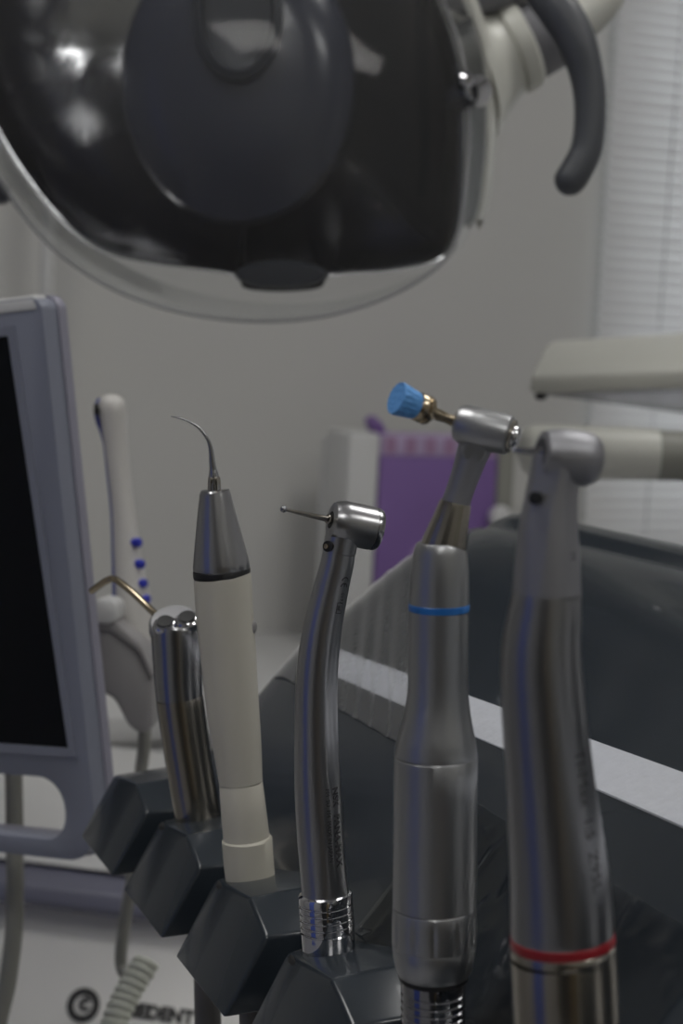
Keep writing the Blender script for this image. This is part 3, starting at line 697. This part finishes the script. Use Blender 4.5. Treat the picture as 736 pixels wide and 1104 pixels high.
# coiled part
ax = catmull([(158, 1038, .84), (146, 1056, .835), (134, 1078, .83), (124, 1102, .825), (116, 1135, .82), (108, 1200, .82)], 10)
pts = [P(*r) for r in ax]; fr = frames(pts, RT); cum = [0]
for p, q in zip(pts, pts[1:]): cum.append(cum[-1] + (q - p).length)
H = []; turns = cum[-1] / .0040; NS = int(turns * 14)
for i in range(NS + 1):
    s = cum[-1] * i / NS; j = max(k_ for k_ in range(len(cum)) if cum[k_] <= s); j = min(j, len(cum) - 2); f = (s - cum[j]) / (cum[j + 1] - cum[j])
    p = pts[j].lerp(pts[j + 1], f); t, u, w_ = fr[j]; th = 2 * PI * turns * i / NS
    H.append(p + u * math.cos(th) * .0052 + w_ * math.sin(th) * .0052)
MB().add(*loft(H, [.0021] * len(H), seg=8, ref=fw)).build('coiled_cord', M['coil'], ic)

# ------------------------------------------------------------------ unit cabinet with lettering
d1 = 1.10
def face_pt(px, py):       # vertical face plane, yawed
    return None
fx = (rt0 * math.cos(math.radians(-12)) + Vector((fw.x, fw.y, 0)).normalized() * math.sin(math.radians(-12))).normalized()
fn = Vector((0, 0, 1)).cross(fx).normalized()       # away from camera
if fn.dot(fw) < 0: fn = -fn
U0 = P(0, 972, d1)
def uf(px, py):
    r = ray(px, py); k_ = (U0 - CAM).dot(fn) / r.dot(fn); return CAM + r * k_
ztop = uf(0, 932).z
def UC(x, y, z): p = U0 + fx * x + fn * y; return Vector((p.x, p.y, z))
un = thing('dental_unit_cabinet', 'pale grey unit cabinet with slate blue top band and dark lettering, lower left', 'dental unit', UC(.0, .2, 0))
xl, xr = -.35, .43
zb = uf(0, 966).z
prof_c = [(.0, .02), (.0, zb - .012), (.0, zb), (.45, zb), (.45, .02)]
def extr(prof, x0, x1, name, m_, bevel=0):
    A = [UC(x0, y, z) for y, z in prof]; B = [UC(x1, y, z) for y, z in prof]; n_ = len(A)
    return MB().add(A + B, [tuple(range(n_)), tuple(range(n_, 2 * n_))[::-1]] + [(i, (i + 1) % n_, (i + 1) % n_ + n_, i + n_) for i in range(n_)]).build(name, M[m_], un, bevel=bevel, bseg=3)
extr([(-.20, .0), (-.20, zb - .34), (0, zb), (.28, zb), (.28, .0)], xl, xr, 'front_panel', 'panel', .002)
hb = ztop - zb
extr([(-.012, zb), (-.020, zb + hb * .3), (-.016, zb + hb * .75), (-.004, zb + hb), (.02, zb + hb * 1.15), (.28, zb + hb * 1.15), (.28, zb)], xl - .004, xr + .004, 'top_band', 'band', .002)
extr([(-.002, zb + hb * 1.16), (.006, zb + hb * 1.5), (.03, zb + hb * 1.7), (.27, zb + hb * 1.7), (.27, zb + hb * 1.16)], xl, xr, 'top_cover', 'white', .003)
e1 = (UC(0, -.20, zb - .34) - UC(0, 0, zb)).normalized(); sn = e1.cross(fx).normalized()
if sn.dot(fw) < 0: sn = -sn
def usl(px, py):
    r_ = ray(px, py); q0 = UC(0, 0, zb); return CAM + r_ * ((q0 - CAM).dot(sn) / r_.dot(sn))
zz = -e1
c0 = usl(90, 1084); kk = (c0 - CAM).dot(fw) / FPX
lv, lf = arc2(0, 0, 14.5 * kk, 0, 360, 8 * kk, 40); lb = MB().add(lv, lf); lb.add(*arc2(2 * kk, 1 * kk, 5 * kk, 40, 330, 5 * kk, 20))
MB().add([c0 + fx * v.x + zz * v.y - sn * .0008 for v in lb.v], lb.f).build('logo', M['logo'], un, smooth=False)
V, F = text_pts('OMEDENT', 20 * kk, bold=1.1 * kk); c1 = usl(118, 1086)
MB().add([c1 + fx * v.x + zz * v.y - sn * .0008 for v in V], F).build('lettering', M['logo'], un, smooth=False)

# ------------------------------------------------------------------ worktop along the back wall
zt = hit(300, 684, 1, Y1 - .02).z
ZT = zt
cx1 = hit(600, 700, 1, Y1).x
wt = thing('base_cabinet', 'white base cabinet with pale worktop along the back wall', 'cabinet', ((X0 + cx1) / 2, Y1 - .25, 0))
xa = hit(-260, 700, 1, Y1).x
MB().add(*box((xa, Y1 - .40, 0), (cx1, Y1 - .002, ZT - .03))).build('carcass', M['white'], wt, bevel=.003)
MB().add(*box((xa - .01, Y1 - .43, ZT - .03), (cx1 + .01, Y1 - .001, ZT))).build('worktop', M['white'], wt, bevel=.004)
nd = 4
for i in range(nd):
    x0_ = xa + (cx1 - xa) * i / nd + .003; x1_ = xa + (cx1 - xa) * (i + 1) / nd - .003
    dr = MB().add(*box((x0_, Y1 - .418, .08), (x1_, Y1 - .40, ZT - .035))).build('door', M['white'], wt, bevel=.002)
    MB().add(*box((x1_ - .05, Y1 - .435, ZT - .22), (x1_ - .038, Y1 - .418, ZT - .08))).build('handle', M['alu'], dr, bevel=.002)
# ------------------------------------------------------------------ glove dispenser with purple box
yg = Y1 - .16
def G(px, py, y=yg): return hit(px, py, 1, y)
gx0, gx1 = G(372, 560).x, G(552, 560).x; gz1 = G(385, 466).z
gz0 = ZT
di = thing('glove_dispenser', 'white upright dispenser holding the purple glove box, on the worktop', 'dispenser', ((gx0 + gx1) / 2, yg, gz0))
wg = .030
px0, px1 = G(407, 560).x, G(532, 560).x
# back plate, two deep cheeks, base tray
MB().add(*box((gx0, yg + .075, gz0), (gx1, yg + .09, gz1 - .01))).build('back_plate', M['white'], di, bevel=.003)
MB().add(*box((gx0, yg - .002, gz0), (px0 - .002, yg + .0745, gz1))).build('side_cheek', M['white'], di, bevel=.006)
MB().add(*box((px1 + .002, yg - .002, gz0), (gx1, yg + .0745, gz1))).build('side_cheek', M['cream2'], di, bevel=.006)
MB().add(*box((px0 - .001, yg - .012, gz0), (px1 + .001, yg + .0745, gz0 + .02))).build('base_tray', M['white'], di, bevel=.003)
kn = G(538, 558, yg - .02)
MB().add(*axial(Vector((kn.x + .004, yg - .0015, kn.z)), Vector((0, -1, 0)), [(0, .009), (.006, .014), (.016, .015), (.022, .011), (.024, .004)], ref=Vector((1, 0, 0)))).build('knob', M['white'], di)
zg1 = G(460, 470).z; zpt = G(460, 492).z
gb = thing('glove_box', 'purple cardboard glove box with a row of mauve print on top, in the white dispenser', 'box', ((px0 + px1) / 2, yg + .03, gz0 + .02))
MB().add(*box((px0, yg, gz0 + .0205), (px1, yg + .072, zpt))).build('box_body', M['purple'], gb, bevel=.001)
MB().add(*box((px0, yg, zpt + .0002), (px1, yg + .072, zg1))).build('box_top', M['lilac'], gb, bevel=.001)
pr = MB(); nW = 6
for i in range(nW):
    a = px0 + (px1 - px0) * (i + .2) / nW; b_ = px0 + (px1 - px0) * (i + .72) / nW
    pr.add(*box((a, yg - .0006, zpt + .003), (b_, yg, zg1 - .003)))
pr.build('print', M['pinkp'], gb, smooth=False)
rw = (px1 - px0)
ov = MB().add(*axial(Vector(((px0 + px1) / 2 - .005, yg + .0002, (gz0 + zpt) / 2 - .01)), Vector((0, -1, 0)), [(0, .030), (.0008, .029)], ref=Vector((1, 0, 0)))).build('oval_label', M['lilac'], gb)
# tissue of a glove poking from the top
tp = G(402, 458)
gv = MB().add(*loft([Vector((px0 + .012, yg + .03, zg1 - .004)), Vector((px0 + .004, yg + .028, zg1 + .008)), Vector((px0 - .006, yg + .025, zg1 + .016)), Vector((px0 - .012, yg + .025, zg1 + .018))], [.009, .010, .008, .003], seg=20, ref=Vector((0, 1, 0))))
tag(gv.build('glove', M['purple']), 'purple glove sticking out of the box top', 'glove')

# ------------------------------------------------------------------ pale pole behind the monitor
pp0 = hit(54, 250, 1, Y1 - .06); pw = 9 / FPX * (pp0 - CAM).dot(fw)
tag(MB().add(*loft([Vector((pp0.x - .004, pp0.y, ZT)), Vector((pp0.x, pp0.y, 2.2))], [pw * .8] * 2, seg=24, ref=Vector((1, 0, 0)))).build('wall_conduit', M['white']), 'pale vertical pipe rising along the wall behind the monitor', 'pipe')

# ------------------------------------------------------------------ arms at the right
ub = thing('tray_arm', 'pale grey-cream angular tray arm with a clear tray below, right edge', 'arm', P(700, 400, 1.2))
da = 1.15
def blk(fr_, bk, name, m_, par, bevel=.003):
    return MB().add(*hexa(fr_, bk)).build(name, M[m_], par, bevel=bevel)
# section: bevelled top sloping back, vertical lower edge
R_ = 420
def arm_section(xtop, ytop, xmid, ymid, xbot, ybot, d):
    return [P(xtop, ytop, d + .05), P(xmid, ymid, d), P(xbot, ybot, d + .002), P(xbot + 6, ybot - 2, d + .10), P(xtop + 4, ytop - 3, d + .10)]
S = [arm_section(590, 371, 572, 405, 570, 424, da), arm_section(740, 361, 740, 397, 740, 419, da), arm_section(950, 345, 955, 384, 955, 411, da)]
V = [p for s in S for p in s]; F = []
for j in range(2):
    for i in range(5): F.append((j * 5 + i, j * 5 + (i + 1) % 5, (j + 1) * 5 + (i + 1) % 5, (j + 1) * 5 + i))
F += [(4, 3, 2, 1, 0), (10, 11, 12, 13, 14)]
MB().add(V, F).build('arm_cover', M['cream'], ub, bevel=.003)
MB().add(*hexa([P(582, 425, da + .01), P(955, 412, da + .01), P(955, 446, da + .01), P(740, 446, da + .01)], [P(586, 423, da + .09), P(955, 410, da + .09), P(955, 440, da + .09), P(740, 440, da + .09)])).build('clear_tray', M['tray'], ub, bevel=.001)
MB().add(*axial(P(583, 425, da + .02), -UP, [(-.002, .004), (.003, .004), (.004, .002)], ref=RT, seg=20)).build('screw', M['dark'], ub)
lb_ = thing('swing_arm', 'smooth rounded cream swing arm with a darker joint, below the tray arm', 'arm', P(700, 490, 1.1))
db = 1.12
SA = [(556, 486, 6), (560, 485.5, 17), (567, 485.5, 25), (578, 486, 28), (600, 486.5, 28.5), (700, 490, 28), (702, 490, 27)]
MB().add(*pxloft(SA, db, smooth=3, seg=48, ref=UP)).build('arm_shell', M['cream'], lb_)
MB().add(*pxloft([(700, 490, 26.6), (708, 490.6, 27.4), (900, 498, 26)], db, seg=48, ref=UP)).build('joint_sleeve', M['cream2'], lb_)

# ------------------------------------------------------------------ operating lamp
dl = .95
OUT = catmull([(-42, 40), (-34, 100), (-14, 165), (18, 222), (60, 270), (115, 308), (180, 333), (250, 345), (320, 345), (385, 332), (440, 309), (478, 281), (494, 250), (501, 210), (505, 150), (502, 80), (485, 20), (455, -45), (400, -110), (310, -160), (190, -175), (80, -150), (0, -90), (-34, -20), (-42, 40)], 5)[:-1]
nO = len(OUT); CX, CY = 235, 90
def ring(scale, off, sx=0, sy=0, base=OUT, cx=CX, cy=CY):
    return [P(cx + (x - cx) * scale + sx, cy + (y - cy) * scale + sy, dl + off) for x, y in base]
def stack(rings, cap0=False, cap1=False, closed_loop=False):
    V = [p for r in rings for p in r]; F = []; n_ = len(rings[0]); m_ = len(rings)
    for j in range(m_ - (0 if closed_loop else 1)):
        for i in range(n_): F.append((j * n_ + i, j * n_ + (i + 1) % n_, ((j + 1) % m_) * n_ + (i + 1) % n_, ((j + 1) % m_) * n_ + i))
    if cap0: F.append(tuple(range(n_))[::-1])
    if cap1: F.append(tuple(range((m_ - 1) * n_, m_ * n_)))
    return MB().add(V, F)
la = thing('operating_lamp', 'large dental operating lamp with clear visor, dark reflector and curved grey handles, at the top', 'dental lamp', P(300, -60, 1.02))
# cream housing behind, offset to the right (the lamp faces a little to the left)
hr = [ring(.985, .045, 27, -16), ring(.985, .060, 34, -19), ring(.93, .085, 40, -24), ring(.78, .115, 46, -32), ring(.55, .14, 50, -40), ring(.3, .152, 52, -46)]
# back shell as a shell with thickness: inner rings
hi = [ring(.28, .147, 52, -46), ring(.53, .134, 50, -40), ring(.76, .109, 46, -32), ring(.905, .082, 40, -24), ring(.955, .060, 34, -19), ring(.955, .045, 27, -16)]
hb_ = stack(hr + [ring(.05, .156, 52, -48)] + [ring(.05, .150, 52, -48)] + hi, closed_loop=True)
# housing only spans the upper part: bottom edge cut where the visor hangs free
def lampcut(mb, ymax):
    keep = []
    for f in mb.f:
        c = sum((mb.v[i] for i in f), Vector()) / len(f); rel = c - CAM; dd = rel.dot(fw)
        py = 552 - rel.dot(UP) / dd * FPX; px = 368 + rel.dot(RT) / dd * FPX
        if py < ymax(px): keep.append(f)
    mb.f = keep; return mb
lampcut(hb_, lambda px: 238 if px > 450 else 150)
hb_.build('housing', M['cream'], la)
# clear visor: front bulge and side wall
vis = stack([ring(.985, .044, 25, -15), ring(.995, .025, 14, -8), ring(1, .004), ring(.992, -.004), ring(.96, -.016), ring(.88, -.032), ring(.72, -.048), ring(.5, -.058), ring(.25, -.063), ring(.05, -.064)], cap1=True)
vis.build('visor', M['visor'], la, ang=60)
# visor edge, its whitish tint painting the bright reflection along it
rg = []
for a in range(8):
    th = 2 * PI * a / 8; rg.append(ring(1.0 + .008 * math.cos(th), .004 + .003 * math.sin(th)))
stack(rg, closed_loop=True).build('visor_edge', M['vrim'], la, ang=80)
# reflector bowl
REF = catmull([(-30, 40), (-22, 95), (2, 150), (32, 195), (66, 236), (108, 268), (160, 282), (215, 289), (255, 296), (262, 308), (285, 312), (318, 312), (345, 308), (358, 296), (420, 291), (480, 276), (494, 240), (498, 150), (494, 80), (478, 20), (450, -40), (395, -104), (308, -152), (190, -166), (80, -142), (8, -85), (-25, -20), (-30, 40)], 5)[:-1]
def rr_(s, o): return ring(s, o, (1 - s) * 40, (1 - s) * -20, base=REF)
rf = [rr_(1.0, .010), rr_(.97, .022), rr_(.88, .045), rr_(.72, .066), rr_(.55, .078), rr_(.35, .085), rr_(.1, .088)]
rb = [rr_(.1, .091), rr_(.35, .088), rr_(.55, .081), rr_(.72, .069), rr_(.885, .048), rr_(.98, .024), rr_(1.008, .010)]
stack(rf + rb, closed_loop=True).build('reflector', M['mirror'], la, ang=80)
def ell(cx, cy, rx, ry, d, n_=64, tilt=0): return [P(cx + rx * math.cos(2 * PI * i / n_) + tilt * math.sin(2 * PI * i / n_), cy + ry * math.sin(2 * PI * i / n_), dl + d) for i in range(n_)]
# bulb shield in the middle of the reflector
stack([ell(262, 88, 118, 150, .075), ell(260, 88, 124, 156, .03), ell(257, 86, 127, 158, .012), ell(257, 86, 122, 152, .003), ell(257, 80, 92, 118, -.006), ell(256, 70, 70, 92, -.008)], cap0=True, cap1=True).build('bulb_shield', M['cover'], la, ang=50)
stack([ell(256, 16, 50, 74, -.006), ell(256, 16, 48, 71, -.013), ell(256, 16, 40, 60, -.015), ell(256, 16, 36, 55, -.011)], cap0=True, cap1=True).build('shield_cap', M['cover2'], la, ang=50)
stack([ell(303, 296, 50, 16, .020), ell(303, 296, 50, 16, .004), ell(303, 296, 44, 13, -.002)], cap0=True, cap1=True).build('reflector_bracket', M['cover2'], la, ang=40)
# latch
lt = P(507, 100, dl + .002)
la1 = MB().add(*axial(lt, (-fw + RT * .6), [(-.012, .009), (.006, .0095), (.010, .008), (.011, .004)], seg=32)).build('visor_latch', M['chrome'], la)
MB().add(*axial(P(498, 90, dl - .004), (-fw + RT * .3), [(0, .0045), (.008, .0045), (.010, .002)], seg=20)).build('latch_pin', M['chrome'], la1)
# dark inner wall on the right between visor front and housing
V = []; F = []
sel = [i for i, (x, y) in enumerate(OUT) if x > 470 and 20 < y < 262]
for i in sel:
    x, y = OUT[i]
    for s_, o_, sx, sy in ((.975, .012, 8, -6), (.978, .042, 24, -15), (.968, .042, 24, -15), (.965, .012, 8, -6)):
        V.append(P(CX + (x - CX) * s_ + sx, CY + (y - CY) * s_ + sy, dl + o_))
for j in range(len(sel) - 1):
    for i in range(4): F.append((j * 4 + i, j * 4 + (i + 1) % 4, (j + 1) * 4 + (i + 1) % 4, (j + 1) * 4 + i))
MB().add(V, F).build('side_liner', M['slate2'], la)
# joint and arm, upper right
J = lambda x, y, d=.0: P(x, y, dl + .10 + d)
MB().add(*loft([J(480, 90, -.01), J(512, 74), J(538, 60), J(549, 55)], [.050, .038, .0285, .0262], seg=48, ref=UP)).build('joint_neck', M['cream'], la)
MB().add(*loft([J(548, 55.5), J(550, 54.5), J(556, 51.5), J(566, 47.5), J(568, 46.5)], [.0262, .0285, .0292, .0285, .0255], seg=48, ref=UP)).build('joint_collar', M['cream'], la)
MB().add(*loft([J(566, 47), J(570, 45.5), J(600, 33, .004), J(612, 28, .006), J(616, 26, .008)], [.0235, .0245, .0225, .0190, .012], seg=48, ref=UP)).build('joint_pivot', M['lavgrey'], la)
ar = catmull([(606, 30, .006), (630, 12, .012), (650, -20, .02), (660, -120, .03), (640, -400, .05)], 6)
MB().add(*loft([J(*r) for r in ar], [.0165] * len(ar), seg=32, ref=RT)).build('lamp_arm', M['cream'], la)
# upper bracket bar
MB().add(*loft([J(490, 0, -.03), J(530, -6, -.02), J(575, -24, -.01)], [.012, .011, .011], seg=24, ref=UP)).build('yoke_bar', M['lavgrey'], la)
# handles
hh = catmull([(430, -75, 13, .02), (500, -60, 15, .0), (560, -34, 18, -.03), (595, 2, 22, -.05), (620, 42, 21, -.055), (633, 85, 18, -.055), (636, 125, 17, -.055), (632, 160, 17, -.055), (622, 182, 17.5, -.055), (613, 196, 17, -.055), (608.5, 203, 13, -.055), (605.5, 207.5, 6, -.055)], 6)
MB().add(*loft([P(r[0], r[1], dl + r[3]) for r in hh], [r[2] * (dl + r[3]) / FPX for r in hh], seg=32, ref=fw)).build('handle', M['handle'], la)
h2 = catmull([(20, -120, 13, .02), (-40, -80, 16, .01), (-80, 0, 18, .0), (-80, 100, 17, .0), (-50, 160, 16, .0), (-20, 193, 16, .0), (-4, 205, 14, .0), (6, 212, 10, 0), (11, 215, 4, 0)], 6)
MB().add(*loft([P(r[0], r[1], 1.07 + r[3]) for r in h2], [r[2] * (1.07 + r[3]) / FPX for r in h2], seg=32, ref=fw)).build('handle', M['handle'], la)
for o in bpy.data.objects:
    for k_ in ('_o', '_org'):
        if k_ in o: del o[k_]
